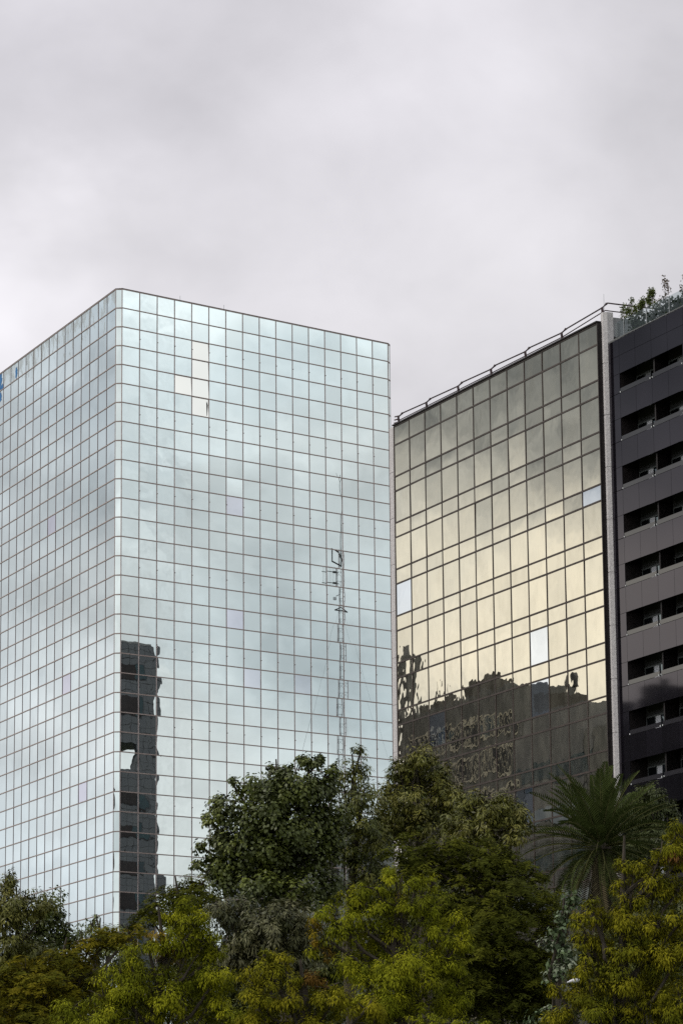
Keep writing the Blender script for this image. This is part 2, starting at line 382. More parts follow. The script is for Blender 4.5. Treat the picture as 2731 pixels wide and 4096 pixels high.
for c in range(NF_ + 1):
    wd = .042
    mb = MB().box(frF, c * WF - wd, c * WF + wd, -.03, .02, 0, ZT)
    if c not in (0, NF_):
        for r_ in range(2, NR, 4): mb.box(frF, c * WF + .01, c * WF + .09, -.09, -.05, ZT - RH * (r_ + .52), ZT - RH * (r_ + .48))
    mb.build('mullion', 'pale_mullion', tower)
for c in range(NL_ + 1):
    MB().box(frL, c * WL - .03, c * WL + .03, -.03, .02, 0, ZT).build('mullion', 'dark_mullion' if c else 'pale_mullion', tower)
for r_ in range(NR + 1):
    z = ZT - RH * r_; hh = .045; mb = MB(); zt_ = z + hh
    for fr, a, b_ in ((frL, 0.02, WL * NL_), (frC, -.03, lch + .03), (frF, 0.02, WF * NF_ - .02), (frC2, -.03, L2)):
        mb.box(fr, a, b_, -.045, .01, z - hh, zt_)
    mb.build('transom', 'bronze_transom', tower)
mb = MB()
for fr, a, b_ in ((frL, 0, WL * NL_), (frC, -.05, lch + .05), (frF, 0, WF * NF_), (frC2, -.05, L2)): mb.box(fr, a, b_, -.06, .4, ZT + .046, ZT + .085)
mb.build('coping', 'brown_frame', tower)
mb = MB(); mb.quad(frF.pt(4.86 * WF, -.03, ZT - RH * 5.95), frF.pt(4.885 * WF, -.03, ZT - RH * 5.9), frF.pt(4.93 * WF, -.03, ZT - RH * 5.35), frF.pt(4.87 * WF, -.03, ZT - RH * 5.12)); mb.build('dark_sliver', 'black_metal', tower)  # flat dark sliver set just in front of the pane
# blue paint left on two panes of the top row, left side
def patch(fr, cu, cz, su, szz, seed, parent):
    r = random.Random(seed); pts = []
    k = 22; mb = MB(); i = 0
    for j in range(k):
        th = 2 * math.pi * j / k; q = 1 + r.uniform(-.35, .3)
        mb.v.append(fr.pt(cu + math.cos(th) * su * q, -.012, cz + math.sin(th) * szz * q))
    mb.f.append(tuple(range(k))[::-1]); mb.uv += [(0, 0)] * k; mb.a += [(.5, 0, 1, 0)] * k
    mb.build('paint_patch', 'painted_blue', parent)
patch(frL, 28.9, ZT - 1.05, .32, .62, 3, tower); patch(frL, 34.2, ZT - .8, .9, .75, 4, tower); patch(frL, 34.1, ZT - 2.5, .62, .6, 8, tower)
patch(frL, 33.4, ZT - 1.5, .5, .3, 9, tower)
for u, hgt in ((6.9, .5), (12.1, .5)):
    MB().tube([frF.pt(u, .25, ZT + .1), frF.pt(u, .25, ZT + .1 + hgt)], .02, 4).build('lightning_rod', 'steel', tower)

# ================================================================ 2. gold glass office block, dark block (avenue frame)
TG = rad(-24.327461)
gE = np.array([-math.sin(TG), -math.cos(TG), 0]); gN = np.array([math.cos(TG), -math.sin(TG), 0])
G0 = np.array([4.0747808, 247.724318, 0]); frG = Frame(G0, gE, gN)
WG = 2.707541; GZ = 59.265187 + H
gold = empty('gold_glass_building', tuple(frG.pt(0, 0, 0)), 'office block with a gold tinted mirror glass front between concrete pillars', 'building')
UW = WG * 12
MB().box(frG, -.62, 32.46, .42, 25, 0, 59.55 + H).build('wall', 'pale_wall', gold)
MB().box(frG, -.4, 32.3, .6, 24.8, 59.56 + H, 59.62 + H).build('roof', 'roof_grey', gold)
zs = [GZ, GZ - 1.47048]
while zs[-1] > 2: zs.append(zs[-1] - 2.470815); zs.append(zs[-1] - 1.129185)
CLEAR = {(0, 7): 1., (11, 6): 1., (8, 11): .9, (8, 13): 1., (2, 13): 1., (7, 17): 1.}
specs = []
for c in range(12):
    for j in range(len(zs) - 1):
        wv = 1.55 if (c < 7 and j > 9) else (.8 if j > 9 else .5)
        q, at_ = glaze(frG, c * WG, (c + 1) * WG, zs[j + 1], zs[j], CLEAR.get((c, j), 0), wv, .0022 if j > 6 else .0035)
        specs.append((q, at_, 'gold_glass', False))
place_panes(gold, specs, 'curtain_glazing', 100, lambda x, y: y < 3050)
for c in range(13):
    wd = .05 if 0 < c < 12 else .08
    MB().box(frG, c * WG - wd, c * WG + wd, -.03, .3, 0, GZ).build('mullion', 'brown_frame', gold)
for j, z in enumerate(zs):
    MB().box(frG, .0, UW, -.04, .02, z - .058, z + .058).build('transom', 'brown_frame', gold)
MB().box(frG, -.09, UW + .09, -.14, .43, GZ + .066, GZ + .16).build('coping', 'black_metal', gold)
MB().box(frG, UW + .09, UW + .13, -.09, .41, 0, GZ).build('side_trim', 'black_metal', gold)
for plan, zt_ in (([(-1.72, .62), (-1.62, .36), (-1.2, .30), (-.85, .36), (-.64, .55), (-.64, .95), (-1.72, .95)], 59.5), ([(32.5, .45), (32.54, .25), (32.84, .25), (33.0, .49), (33.0, .95), (32.5, .95)], 60.0)):
    cu = sum(p[0] for p in plan) / len(plan); cdd = sum(p[1] for p in plan) / len(plan)
    mb = MB(); z = zt_ + H
    while z > 0:
        z1 = max(0, z - 3.6)
        mb.prism([frG.pt(u, d, 0)[:2] for u, d in plan][::-1], z1 + .06, z)
        mb.prism([frG.pt(cu + (u - cu) * .93, cdd + (d - cdd) * .9, 0)[:2] for u, d in plan][::-1], z1, z1 + .06); z = z1
    mb.build('concrete_pillar', 'rough_concrete', gold)
mb = MB().box(frG, 32.3, 32.72, .95, 14, 58.4 + H, 59.75 + H); mb.build('parapet', 'pale_wall', gold)

# roof railing
rail = empty('roof_railing', tuple(frG.pt(15, .6, GZ)), 'dark metal safety railing with kinked posts along the gold building roof', 'railing')
UP = [-.05, 4.9, 10.3, 15.7, 21.1, 26.6, 32.5]
for i, u in enumerate(UP):
    z0 = GZ + .1 + (.6 if i == 6 else 0); zo = .3 if i == 6 else 0
    mb = MB().tube([frG.pt(u + .03, .5, GZ - .1), frG.pt(u, .40, GZ + .84 + zo), frG.pt(u + .02, .74, GZ + 1.17 + zo)], .10, 6)
    if i == 0:
        for k in range(4): mb.tube([frG.pt(u, .45, GZ + .2 + .24 * k), frG.pt(u - .5 + .06 * k, .25, GZ + .18 + .24 * k)], .055, 5)
        mb.tube([frG.pt(u, .45, GZ + .45), frG.pt(u + 1.1, .5, GZ + .05)], .03, 5)
    mb.build('post', 'rail_paint', rail)
def railpts(off, h1, h2):
    p = []
    for i in range(7):
        zo = (.3 if i == 6 else 0)
        p += [frG.pt(UP[i] - .12, .46, GZ + h1 + zo), frG.pt(UP[i] + .25, .70 if off else .5, GZ + h2 + zo)]
    return p
for off, h1, h2, rr in ((1, .88, 1.14, .055), (0, .56, .60, .042)):
    p = railpts(off, h1, h2)
    end = [frG.pt(32.72, 1.2, GZ + h2 + .3), frG.pt(32.72, 12.0, GZ + h2 + .3)]
    MB().tube(p + end, rr, 5).build('rail', 'rail_paint', rail)
lr = MB().tube([frG.pt(32.6, .5, GZ + .5), frG.pt(32.6, .5, GZ + 2.1)], .012, 4).build('lightning_rod', 'steel', None, tuple(frG.pt(32.6, .5, GZ + .5)))
tag(lr, 'thin lightning rod on the pillar at the railing corner', 'rod')

# dark apartment block
DP = .5; KD = .99719; KU = lambda u: u * KD + 224 * (1 - KD)
UD0, UD1 = 33.02, 62.0; DZT = 57.99 * KD + H
dark = empty('dark_apartment_building', tuple(frG.pt(33, DP, 0)), 'dark apartment block clad in polished black panels with recessed balconies', 'building')
BAYS = [(33.95, 38.15), (38.3, 42.36), (44.9, 49.1), (49.25, 53.4), (55.9, 60.1)]
BAYS = [(KU(a), KU(b_)) for a, b_ in BAYS]
BOT = [(54.16 - 3.315 * k) * KD for k in range(17)]
# structural body behind the balconies, slabs, cross walls
RD = 1.30
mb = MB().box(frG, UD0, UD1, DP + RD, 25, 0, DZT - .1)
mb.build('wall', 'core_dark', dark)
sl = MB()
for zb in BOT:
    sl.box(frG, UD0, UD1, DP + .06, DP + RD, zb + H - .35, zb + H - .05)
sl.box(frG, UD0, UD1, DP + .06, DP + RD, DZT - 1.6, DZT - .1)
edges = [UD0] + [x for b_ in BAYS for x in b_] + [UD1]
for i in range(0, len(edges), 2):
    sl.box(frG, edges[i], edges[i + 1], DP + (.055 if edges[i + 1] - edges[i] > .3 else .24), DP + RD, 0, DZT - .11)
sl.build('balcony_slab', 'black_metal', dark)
GAP = .012
def panels(name, u0, u1, z0, z1, us=(), zs_=()):
    mb = MB(); U = [u0] + [x for x in us if u0 < x < u1] + [u1]; Z = [z0] + [x for x in zs_ if z0 < x < z1] + [z1]
    for i in range(len(U) - 1):
        for k in range(len(Z) - 1):
            mb.box(frG, U[i] + GAP, U[i + 1] - GAP, DP, DP + .05, Z[k] + GAP, Z[k + 1] - GAP, (random.random(), 0, 1, 0))
    return mb.build(name, 'polished_black', dark)
SEAM = [KU(x) for x in [33.95, 36.11, 38.29, 40.42, 42.5, 44.7, 46.9, 49.1, 51.2, 53.4, 55.7, 57.9, 60.1]]
tops = [55.49 * KD] + [b_ + 1.56 for b_ in BOT[1:]]
panels('cladding', UD0, UD1, tops[0] + H, DZT, SEAM, (tops[0] + H + 1.25,))
for k, zb in enumerate(BOT):
    z_low = (tops[k + 1] if k + 1 < len(BOT) else -H) + H
    if z_low < 0: break
    panels('spandrel_panel', UD0, UD1, z_low, zb + H - .02, SEAM)
    for i in range(0, len(edges), 2):      # piers beside the openings
        if edges[i + 1] - edges[i] > .3: panels('pier_panel', edges[i], edges[i + 1], zb + H, tops[k] + H)
        else: MB().box(frG, edges[i], edges[i + 1], DP + .22, DP + RD, zb + H, tops[k] + H).build('divider', 'black_metal', dark)
    if k > 10: continue
    for bi, (a, b_) in enumerate(BAYS[:2]):
        gp = MB().box(frG, a + .03, b_ - .03, DP + .01, DP + .022, zb + H, zb + H + .30); gpo = gp.build('balustrade_glass', 'balcony_glass' if 'balcony_glass' in MATS else 'polished_black', dark)
        cl_ = MB()
        for u in (a + .06, b_ - .09): cl_.box(frG, u - .03, u + .03, DP - .03, DP + .01, zb + H + .0, zb + H + .09)
        cl_.build('clip', 'chrome' if 'chrome' in MATS else 'steel', gpo)
        # sliding window in the recess back wall
        wu0, wu1 = a + .1, b_ - .1; zt2 = zb + H + 1.12; zb2 = zb + H - .05
        fr_ = MB()
        for x0, x1, z0, z1 in ((wu0, wu1, zt2, zt2 + .10), (wu0, wu0 + .06, zb2, zt2), (a + 1.25, a + 1.33, zb2, zt2), (a + 2.0, a + 2.06, zb2, zt2), (wu1 - .06, wu1, zb2, zt2)):
            fr_.box(frG, x0, x1, DP + RD - .07, DP + RD - .005, z0, z1)
        wo = fr_.build('window', 'window_frame_metal' if 'window_frame_metal' in MATS else 'steel', dark)
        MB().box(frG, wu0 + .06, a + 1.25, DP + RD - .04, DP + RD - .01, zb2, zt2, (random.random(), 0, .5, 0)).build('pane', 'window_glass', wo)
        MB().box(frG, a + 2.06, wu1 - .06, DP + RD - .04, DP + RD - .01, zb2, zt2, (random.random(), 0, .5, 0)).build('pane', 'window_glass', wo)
        MB().box(frG, a + 1.33, a + 2.0, DP + RD - .05, DP + RD - .015, zb2, zt2, (random.random(), 0, .5, 0)).build('painted_sky_white', 'painted_sky_white' if (k > 0) else 'pale_wall', wo)  # middle sash coloured pale in place of sky mirrored in its glass
MB().box(frG, UD0, UD1, DP, 24.8, DZT - .09, DZT + .03).build('roof', 'roof_grey', dark)

# glass balustrade on the roof of the dark block
BF = DP + .3
bal = empty('roof_balustrade', tuple(frG.pt(38, BF, DZT)), 'clear glass balustrade with steel posts on the roof edge of the dark block', 'balustrade')
UB = [33.5, 34.75, 37.83, 40.86, 43.9, 46.9, 49.9, 52.9]
for i, u in enumerate(UB[1:]):
    MB().box(frG, u - .035, u + .035, BF - .03, BF + .03, DZT + .03, DZT + 1.28).build('post', 'steel', bal)
for i in range(len(UB) - 1):
    MB().box(frG, UB[i] + .05, UB[i + 1] - .05, BF - .006, BF + .006, DZT + .07, DZT + 1.28).build('glass_panel', 'clear_glass', bal)

# ================================================================ 3. surroundings that only show in the mirror glass
outF = -nF
frT = Frame(RC + outF * 50, eF, outF)     # face towards the mirrored tower
st = empty('stone_tower', tuple(frT.pt(34, 6, 0)), 'grey stone tower reflected in the lower left panes of the mirrored tower front', 'building')
U0, U1, HT = 27., 41.3, 62.05 + H
mb = MB()
hz0, hz1 = 47.9 + H, 51.2 + H
mb.box(frT, U0, U1, 0, 9, 0, hz0); mb.box(frT, U0, U1, 0, 9, hz1, HT)
mb.box(frT, U0, 33, 0, 9, hz0, hz1); mb.box(frT, 33, 35.9, 0, 1.0, hz0, hz1); mb.box(frT, 38.75, U1, 0, 1.0, hz0, hz1)
mb.build('wall', 'grey_stone', st)
MB().box(frT, U0 + .2, U1 - .2, .2, 8.8, HT + .002, HT + .3).build('roof', 'roof_grey', st)
for zt_, zb_ in ((59.6, 57.9), (56.2, 53.9), (45.35, 43.9), (42.05, 40.6), (38.4, 36.6), (34.7, 33.0), (31, 29.3), (27.3, 25.7), (23.7, 22)):
    wd_ = MB().box(frT, U0 + 1, 39.45, -.03, .02, zb_ + H, zt_ + H).build('window', 'black_metal', st)
    MB().box(frT, U0 + 1.1, 38.4, -.045, -.031, zb_ + H + .08, zt_ + H - .08, (random.random(), 0, .5, 0)).build('pane', 'black_metal', wd_)
    MB().box(frT, 38.5, 39.4, -.045, -.031, zb_ + H + .08, zt_ + H - .08, (random.random(), 0, .5, 0)).build('pane', 'teal_blind', wd_)

# lattice mast with guys, on a low block
mp = frT.pt(67.57, 0, 0) ; MZ = 45.0
lo = empty('low_block', tuple(frT.pt(67, 5, 0)), 'low grey office block under the antenna mast across the side street', 'building')
MB().box(frT, 63, 75, -1, 16, 0, MZ - .02).build('wall', 'grey_wall', lo)
MB().box(frT, 62.8, 75.2, -1.2, 16.2, MZ - .018, MZ + .2).build('roof', 'roof_grey', lo)
for k in range(10):
    for q in range(3):
        wd_ = MB().box(frT, 63.8 + q * 3.6, 66.2 + q * 3.6, -1.04, -.99, 5 + k * 3.8, 7 + k * 3.8).build('window', 'black_metal', lo)
mast = empty('antenna_mast', tuple(mp + np.array([0, 0, MZ + .2])), 'slender lattice antenna mast with guy wires mirrored near the right side of the tower', 'mast')
s3 = [(math.cos(rad(a)) * .36, math.sin(rad(a)) * .36) for a in (90, 210, 330)]
mpt = lambda x, y, z: frT.pt(67.57 + x, y, z)
for i in range(3):
    MB().tube([mpt(*s3[i], MZ + .2), mpt(*s3[i], 76.2 + H)], .032, 5).build('mast_leg', 'mast_red' if i != 1 else 'mast_dark', mast)
mb = MB(); z = MZ + .3; k = 0
while z < 76 + H:
    for i in range(3):
        j = (i + 1) % 3; mb.tube([mpt(*s3[i], z), mpt(*s3[j], z + (.55 if k % 2 else 0))], .012, 3)
    z += .55; k += 1
mb.build('lattice_bracing', 'mast_dark', mast)
MB().tube([mpt(.05, 0, 74 + H), mpt(.1, 0, 84.2 + H)], [.055, .035], 5).build('top_pole', 'mast_dark', mast)
MB().tube([mpt(-.35, 0, 85.0 + H), mpt(.1, 0, 84.1 + H)], .03, 4).tube([mpt(.3, 0, 84.9 + H), mpt(.1, 0, 84.1 + H)], .03, 4).build('whip_antenna', 'mast_dark', mast)
gp_ = MB()
for q in range(11): gp_.tube([mpt(-2.35 + q * .22, 0, 71.4 + H), mpt(-2.35 + q * .22, 0, 74.0 + H)], .012, 3)
gp_.tube([mpt(-2.5, 0, 73.35 + H), mpt(0, 0, 73.3 + H)], .045, 4); gp_.tube([mpt(-2.5, 0, 72.0 + H), mpt(0, 0, 72.05 + H)], .045, 4)
gp_.box(frT, 67.57 - .75, 67.57 - .35, -.1, .1, 73.2 + H, 73.42 + H); gp_.box(frT, 67.57 - .75, 67.57 - .35, -.1, .1, 71.95 + H, 72.15 + H)
gp_.build('grid_antenna', 'mast_dark', mast)
bp_ = MB().tube([mpt(-1.4, 0, 76.2 + H), mpt(-.3, 0, 75.7 + H)], .09, 5).tube([mpt(-1.25, 0, 76.2 + H), mpt(-1.25, 0, 74.6 + H)], .07, 5).tube([mpt(-1.3, 0, 74.6 + H), mpt(0, 0, 74.2 + H), mpt(.15, 0, 74.9 + H), mpt(-.2, 0, 75.6 + H)], .09, 5)
bp_.build('loop_antenna', 'mast_dark', mast)
MB().box(frT, 67.57 - 1.2, 67.57 - .85, -.12, .12, 69.8 + H, 70.15 + H).tube([mpt(-.8, 0, 70.3 + H), mpt(-.2, 0, 70.6 + H)], .05, 4).build('floodlight', 'steel', mast)
MB().tube([mpt(-.95, 0, 68.9 + H), mpt(0, 0, 69.3 + H), mpt(.95, 0, 68.9 + H)], .07, 4).tube([mpt(-.95, 0, 68.9 + H), mpt(.95, 0, 68.9 + H)], .07, 4).build('guy_plate', 'mast_dark', mast)
for sx_, sy_, zt_, zb_ in ((-9, -1, 69, MZ + .3), (-6, 3, 69, MZ + .3), (9, -1, 69, MZ + .3), (6, 6, 69, MZ + .3)):
    MB().tube([mpt(.3 * (1 if sx_ > 0 else -1), 0, zt_ + H), mpt(sx_, sy_, zb_)], .007, 3).build('guy_wire', 'mast_dark', mast)

# across the avenue: plane d = -35 in the avenue frame, facing the gold block
frA = Frame(frG.pt(0, -35, 0), gE, -gN)
def oldblock(name, label, u0, u1, zt_, wall, dep=14, setb=0.):
    r = empty(name, tuple(frA.pt((u0 + u1) / 2, setb + dep / 2, 0)), label, 'building', 'blocks across the avenue seen only in reflection')
    MB().box(frA, u0, u1, setb, setb + dep, 0, zt_ + H).build('wall', wall, r)
    MB().box(frA, u0 + .1, u1 - .1, setb + .1, setb + dep - .1, zt_ + H + .001, zt_ + H + .15).build('roof', 'roof_grey', r)
    return r
A = oldblock('old_apartment_block', 'old brown apartment block with cream window frames reflected in the gold glass', -73.6, -48.5, 48.5, 'brown_wall', 6)
MB().box(frA, -70.2, -69.2, .2, 1, 48.5 + H, 49.6 + H).box(frA, -66.5, -63.5, .3, 1.4, 48.5 + H, 49.6 + H).box(frA, -59, -52.8, .2, 3, 48.5 + H, 50.0 + H).build('roof_hut', 'beige_wall', A)
MB().tube([frA.pt(-64.4, .4, 48.5 + H), frA.pt(-64.4, .4, 51.2 + H)], .14, 5).build('chimney', 'brown_wall', A)
ub = np.linspace(-71.5, -49.3, 8)
for i in range(7):
    for k in range(9):
        a_, b2 = ub[i] + .18, ub[i + 1] - .18; z0 = 44.0 - 3.5 * k + H
        w_ = MB(); 
        for x0, x1, y0, y1 in ((a_, b2, z0, z0 + .17), (a_, b2, z0 + 2.3, z0 + 2.47), (a_, a_ + .15, z0 + .17, z0 + 2.3), (b2 - .15, b2, z0 + .17, z0 + 2.3), ((a_ + b2) / 2 - .08, (a_ + b2) / 2 + .08, z0 + .17, z0 + 2.3)):
            w_.box(frA, x0, x1, -.08, -.001, y0, y1)
        wo = w_.build('window', 'cream_frame', A)
        MB().box(frA, a_ + .12, b2 - .12, -.03, .01, z0 + .13, z0 + 2.25, (random.random(), 0, .4, 0)).build('pane', ['core_dark', 'teal_blind', 'core_dark'][(i * 5 + k * 3 + i * k) % 3], wo)
C_ = oldblock('narrow_tower', 'tall narrow flue tower reflected at the left edge of the gold glass', -73.95, -72.7, 55.2, 'brown_wall', 1.1, .0)
MB().box(frA, -73.3, -72.8, .2, .8, 55.35 + H, 56.3 + H).build('roof_hut', 'grey_wall', C_)
B = oldblock('grey_office_block', 'plain grey office block reflected in the right half of the gold glass', -48.3, -34.8, 45.0, 'grey_wall', 4)
MB().box(frA, -44.5, -42.8, .2, 2, 45.0 + H, 46.9 + H).box(frA, -40.2, -38.2, .2, 2, 45.0 + H, 46.2 + H).build('roof_hut', 'beige_wall', B)
for k in range(8):
    MB().box(frA, -48.1, -34.8, -.05, -.001, 38.6 - 4 * k + H, 40.4 - 4 * k + H).build('window_band', 'window_glass' if k % 2 else 'teal_blind', B)
tk = empty('water_tank', tuple(frA.pt(-41.0, 2, 46.2 + H)), 'dark water tank on legs on the roof reflected in the gold glass', 'tank')
MB().tube([frA.pt(-41.0, 2, 47.2 + H), frA.pt(-41.0, 2, 47.25 + H), frA.pt(-41.0, 2, 48.3 + H), frA.pt(-41.0, 2, 48.6 + H)], [.5, .62, .62, .25], 12).build('tank_body', 'core_dark', tk)
for q in (-.4, .4): MB().tube([frA.pt(-41.0 + q, 2, 46.2 + H), frA.pt(-41.0 + q, 2, 47.25 + H)], .05, 4).build('leg', 'core_dark', tk)
D_ = oldblock('brown_corner_block', 'brown corner block reflected low in the polished black panels', -34.4, -27.6, 42.2, 'brown_wall', 5)
E_ = oldblock('dark_hillside_block', 'dark block reflected low in the black panels further right', -27.4, -19.2, 44.0, 'brown_wall', 6)
MB().box(frA, -27.2, -25.4, .4, 3, 44.0 + H, 45.2 + H).box(frA, -23.9, -23.4, .4, 1, 44 + H, 45.4 + H).build('roof_hut', 'brown_wall', E_)
road = MB().box(frG, -300, 200, -31, -3.5, .0, .02).build('road', 'asphalt'); tag(road, kind='structure')
pv_ = MB().box(frG, -300, 200, -3.4, 25, .0, .14).build('pavement', 'paving'); tag(pv_, kind='structure')

# ================================================================ 4. vegetation
S = 2731 / 1568.
def at(px, py, Y):
    q = ray(px * S, py * S); return q * (Y / q[1]) + np.array([0, 0, CAM_Z])
def leafmesh(name, mat, parent, c, a, n, L, W, colr, fold=.0, mid=.42):
    """kite shaped leaves: c base, a axis, n face normal hint"""
    a = norm(a); s = norm(np.cross(a, n)); k = len(c); L = L[:, None]; W = W[:, None]
    v = np.empty((k, 4, 3), np.float32); org = np.array(parent.location)
    v[:, 0] = c - org; v[:, 1] = c + a * L * mid + s * W * .5 - org; v[:, 2] = c + a * L - org; v[:, 3] = c + a * L * mid - s * W * .5 - org
    me = bpy.data.meshes.new(name); me.vertices.add(k * 4); me.vertices.foreach_set('co', v.ravel())
    me.loops.add(k * 4); me.loops.foreach_set('vertex_index', np.arange(k * 4, dtype=np.int32))
    me.polygons.add(k); me.polygons.foreach_set('loop_start', np.arange(0, k * 4, 4, dtype=np.int32)); me.polygons.foreach_set('loop_total', np.full(k, 4, np.int32))
    me.update(calc_edges=True); me.materials.append(MATS[mat])
    at_ = me.attributes.new('tint', 'FLOAT_COLOR', 'CORNER')
    cc = np.ones((k, 4, 4), np.float32); cc[:, :, :3] = colr[:, None, :]
    at_.data.foreach_set('color', cc.ravel())
    o = bpy.data.objects.new(name, me); COL.objects.link(o); o.parent = parent
    return o
def rsph(k): v = rng.normal(size=(k, 3)); return norm(v)
DOWN = np.array([0, 0, -1.])
SPEC = {
 # clump radius, clumps per m2 of lobe surface, leaves per clump, leaf length, leaf width
 'broad':  dict(rc=.46, dens=3.4, n=210, L=.108, W=.085, mat='leaf_gloss', fill=95),
 'narrow': dict(rc=.36, dens=6.5, n=150, L=.135, W=.040, mat='leaf_gloss', fill=150),
 'cyp':    dict(rc=.33, dens=4.6, n=420, L=.085, W=.021, mat='leaf_matte', fill=300),
 'fern':   dict(rc=.42, dens=4.8, n=330, L=.105, W=.026, mat='leaf_matte', fill=260),
}
def tree(name, label, kind, Y, lobes, cols, group=None, scale=1., patches=(), dens=1., fill=1., cat='tree'):
    sp = SPEC[kind]; fpx = F_PX
    cs = []
    for i, lb in enumerate(lobes):
        px, py, rx, ry = lb[:4]; yo = random.uniform(-.6, .6) * rx * S * Y / fpx
        k = (Y + yo) * S / fpx
        cs.append((at(px, py, Y + yo), rx * k, ry * k, px, py))
    cen = np.mean([c[0] for c in cs], axis=0)
    root = empty(name, (float(cen[0]), float(Y), 0.), label, cat, group)
    C, A_, N_, L_, W_, T_ = [], [], [], [], [], []
    def colour(p):
        base = np.array(cols[rng.integers(len(cols))]) * rng.uniform(.8, 1.2)
        qx, qy = project(p)
        for (ppx, ppy, pr, pc) in patches:
            if (qx / S - ppx) ** 2 + (qy / S - ppy) ** 2 < pr * pr * rng.uniform(.3, 1.3): base = base * .25 + np.array(pc) * .75 * rng.uniform(.8, 1.2)
        return base
    for c, rx, rz, px, py in cs:
        ry = (rx + rz) / 2; R3 = np.array([rx, ry, rz])
        # inner foliage, coloured darker to stand for shade inside the crown
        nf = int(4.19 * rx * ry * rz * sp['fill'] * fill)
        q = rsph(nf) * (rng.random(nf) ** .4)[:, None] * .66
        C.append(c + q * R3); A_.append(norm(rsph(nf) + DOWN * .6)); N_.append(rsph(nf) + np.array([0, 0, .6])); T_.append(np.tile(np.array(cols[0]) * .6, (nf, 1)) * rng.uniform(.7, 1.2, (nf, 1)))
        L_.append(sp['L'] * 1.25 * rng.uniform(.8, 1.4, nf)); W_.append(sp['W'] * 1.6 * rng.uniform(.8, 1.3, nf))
        area = 4 * math.pi * ((rx * rz + rx * ry + ry * rz) / 3)
        rc = min(sp['rc'] * scale, .6 * min(rx, rz)); K = max(7, int(area * sp['dens'] * dens * (sp['rc'] / rc) ** 1.3 * .55))
        d = rsph(K * 2); d = d[(d[:, 2] > -.6)][:K]; K = len(d)
        rr = rng.uniform(.62, 1.08, K)
        for i in range(K):
            out_ = rng.random() < .16
            r = rc * rng.uniform(.6, 1.3) * (.62 if out_ else 1)
            if out_: rr[i] *= 1.12
            cc = c + d[i] * R3 * (rr[i] * (1 - .3 * rc / max(rx, rz)))
            n = int(sp['n'] * rng.uniform(.75, 1.2) * (r / sp['rc']) ** 1.7)
            if n < 5: n = 5
            base = colour(cc); q = rsph(n)
            outw = norm(d[i] + np.array([0, 0, .35]))
            up1 = np.array([0, 0, 1.])
            if kind == 'cyp':          # rounded cushion, short sprays that arch over and hang
                m_ = 22; hub = rsph(m_); hub[:, 2] = np.abs(hub[:, 2]) * 1.1 - .2; hub *= rng.uniform(.45, .95, m_)[:, None]
                hi = rng.integers(0, m_, n); t_ = rng.random(n)[:, None]
                hang = norm(hub[hi] * np.array([1, 1, .2])) * .22 * t_ - np.array([0, 0, 1.]) * (t_ ** 1.5) * .55
                p0 = cc + (hub[hi] + hang + q * .27) * r
                ax = norm(q * .55 + hub[hi] * .5 + DOWN * (.3 + .7 * t_)); nn = norm(outw * .8 + up1 * .8 + rsph(n) * .4)
            elif kind == 'fern':       # flat plumes, layered
                m_ = 11; ang = rng.uniform(0, 2 * math.pi, m_); fd = np.stack([np.cos(ang), np.sin(ang), rng.uniform(-.15, .25, m_)], 1) + outw * np.array([.7, .7, .25])
                fd = norm(fd); fi = rng.integers(0, m_, n); tt = rng.uniform(.0, 1.2, n)
                st_ = rsph(m_) * r * np.array([.35, .35, .5])
                p0 = cc + st_[fi] + fd[fi] * (tt * r)[:, None] + rsph(n) * r * .07; p0[:, 2] -= (tt ** 2) * r * .35
                sd_ = norm(np.cross(fd[fi], up1)) * np.where(rng.random(n) < .5, 1, -1)[:, None]
                ax = norm(sd_ + fd[fi] * .7 + DOWN * .25 + rsph(n) * .25); nn = norm(up1 + rsph(n) * .45)
            elif kind == 'narrow':
                m_ = 10; hub = rsph(m_) * rng.uniform(.5, .95, m_)[:, None]; hi = rng.integers(0, m_, n)
                p0 = cc + (hub[hi] + q * .22) * r
                ax = norm(q * .8 + DOWN * .8 + hub[hi] * .35); nn = norm(outw * .8 + up1 * .6 + rsph(n) * .7)
            else:
                m_ = 9; hub = rsph(m_) * rng.uniform(.5, .9, m_)[:, None]; hi = rng.integers(0, m_, n)
                p0 = cc + (hub[hi] + q * .42) * r
                ax = norm(q * .6 + DOWN * .55 + rsph(n) * .5); nn = norm(outw * .9 + up1 * .7 + rsph(n) * .6)
            rad_ = norm(p0 - cc); jit = {'cyp': .3, 'fern': .45, 'narrow': .55, 'broad': .55}[kind]
            nn = norm(rad_ + up1 * .35 + rsph(n) * jit + outw * .35)
            ax = ax - nn * np.sum(ax * nn, axis=1)[:, None] * .85
            C.append(p0); A_.append(ax); N_.append(nn)
            L_.append(sp['L'] * rng.uniform(.6, 1.3, n) * scale ** .5); W_.append(sp['W'] * rng.uniform(.7, 1.25, n) * scale ** .5)
            T_.append(np.clip(base * rng.uniform(.75, 1.28, (n, 1)), 0, 1))
    leafmesh('crown', sp['mat'], root, *[np.concatenate(x) for x in (C, A_, N_, L_, W_, T_)])
    tb = MB(); base = np.array([cen[0], Y, 0.]); fork = np.array([cen[0] + random.uniform(-.3, .3), Y + .2, max(2.0, min(c[0][2] for c in cs) * .8)])
    topz = max(c[0][2] for c in cs); lead = [fork + (np.array([cen[0], Y, topz]) - fork) * f_ + np.array([random.uniform(-.15, .15), 0, 0]) for f_ in (0, .33, .66, 1)]
    tb.tube([base, base * .5 + fork * .5 + np.array([.12, 0, 0])] + lead, [.24, .2, .16, .11, .07, .02], 8)
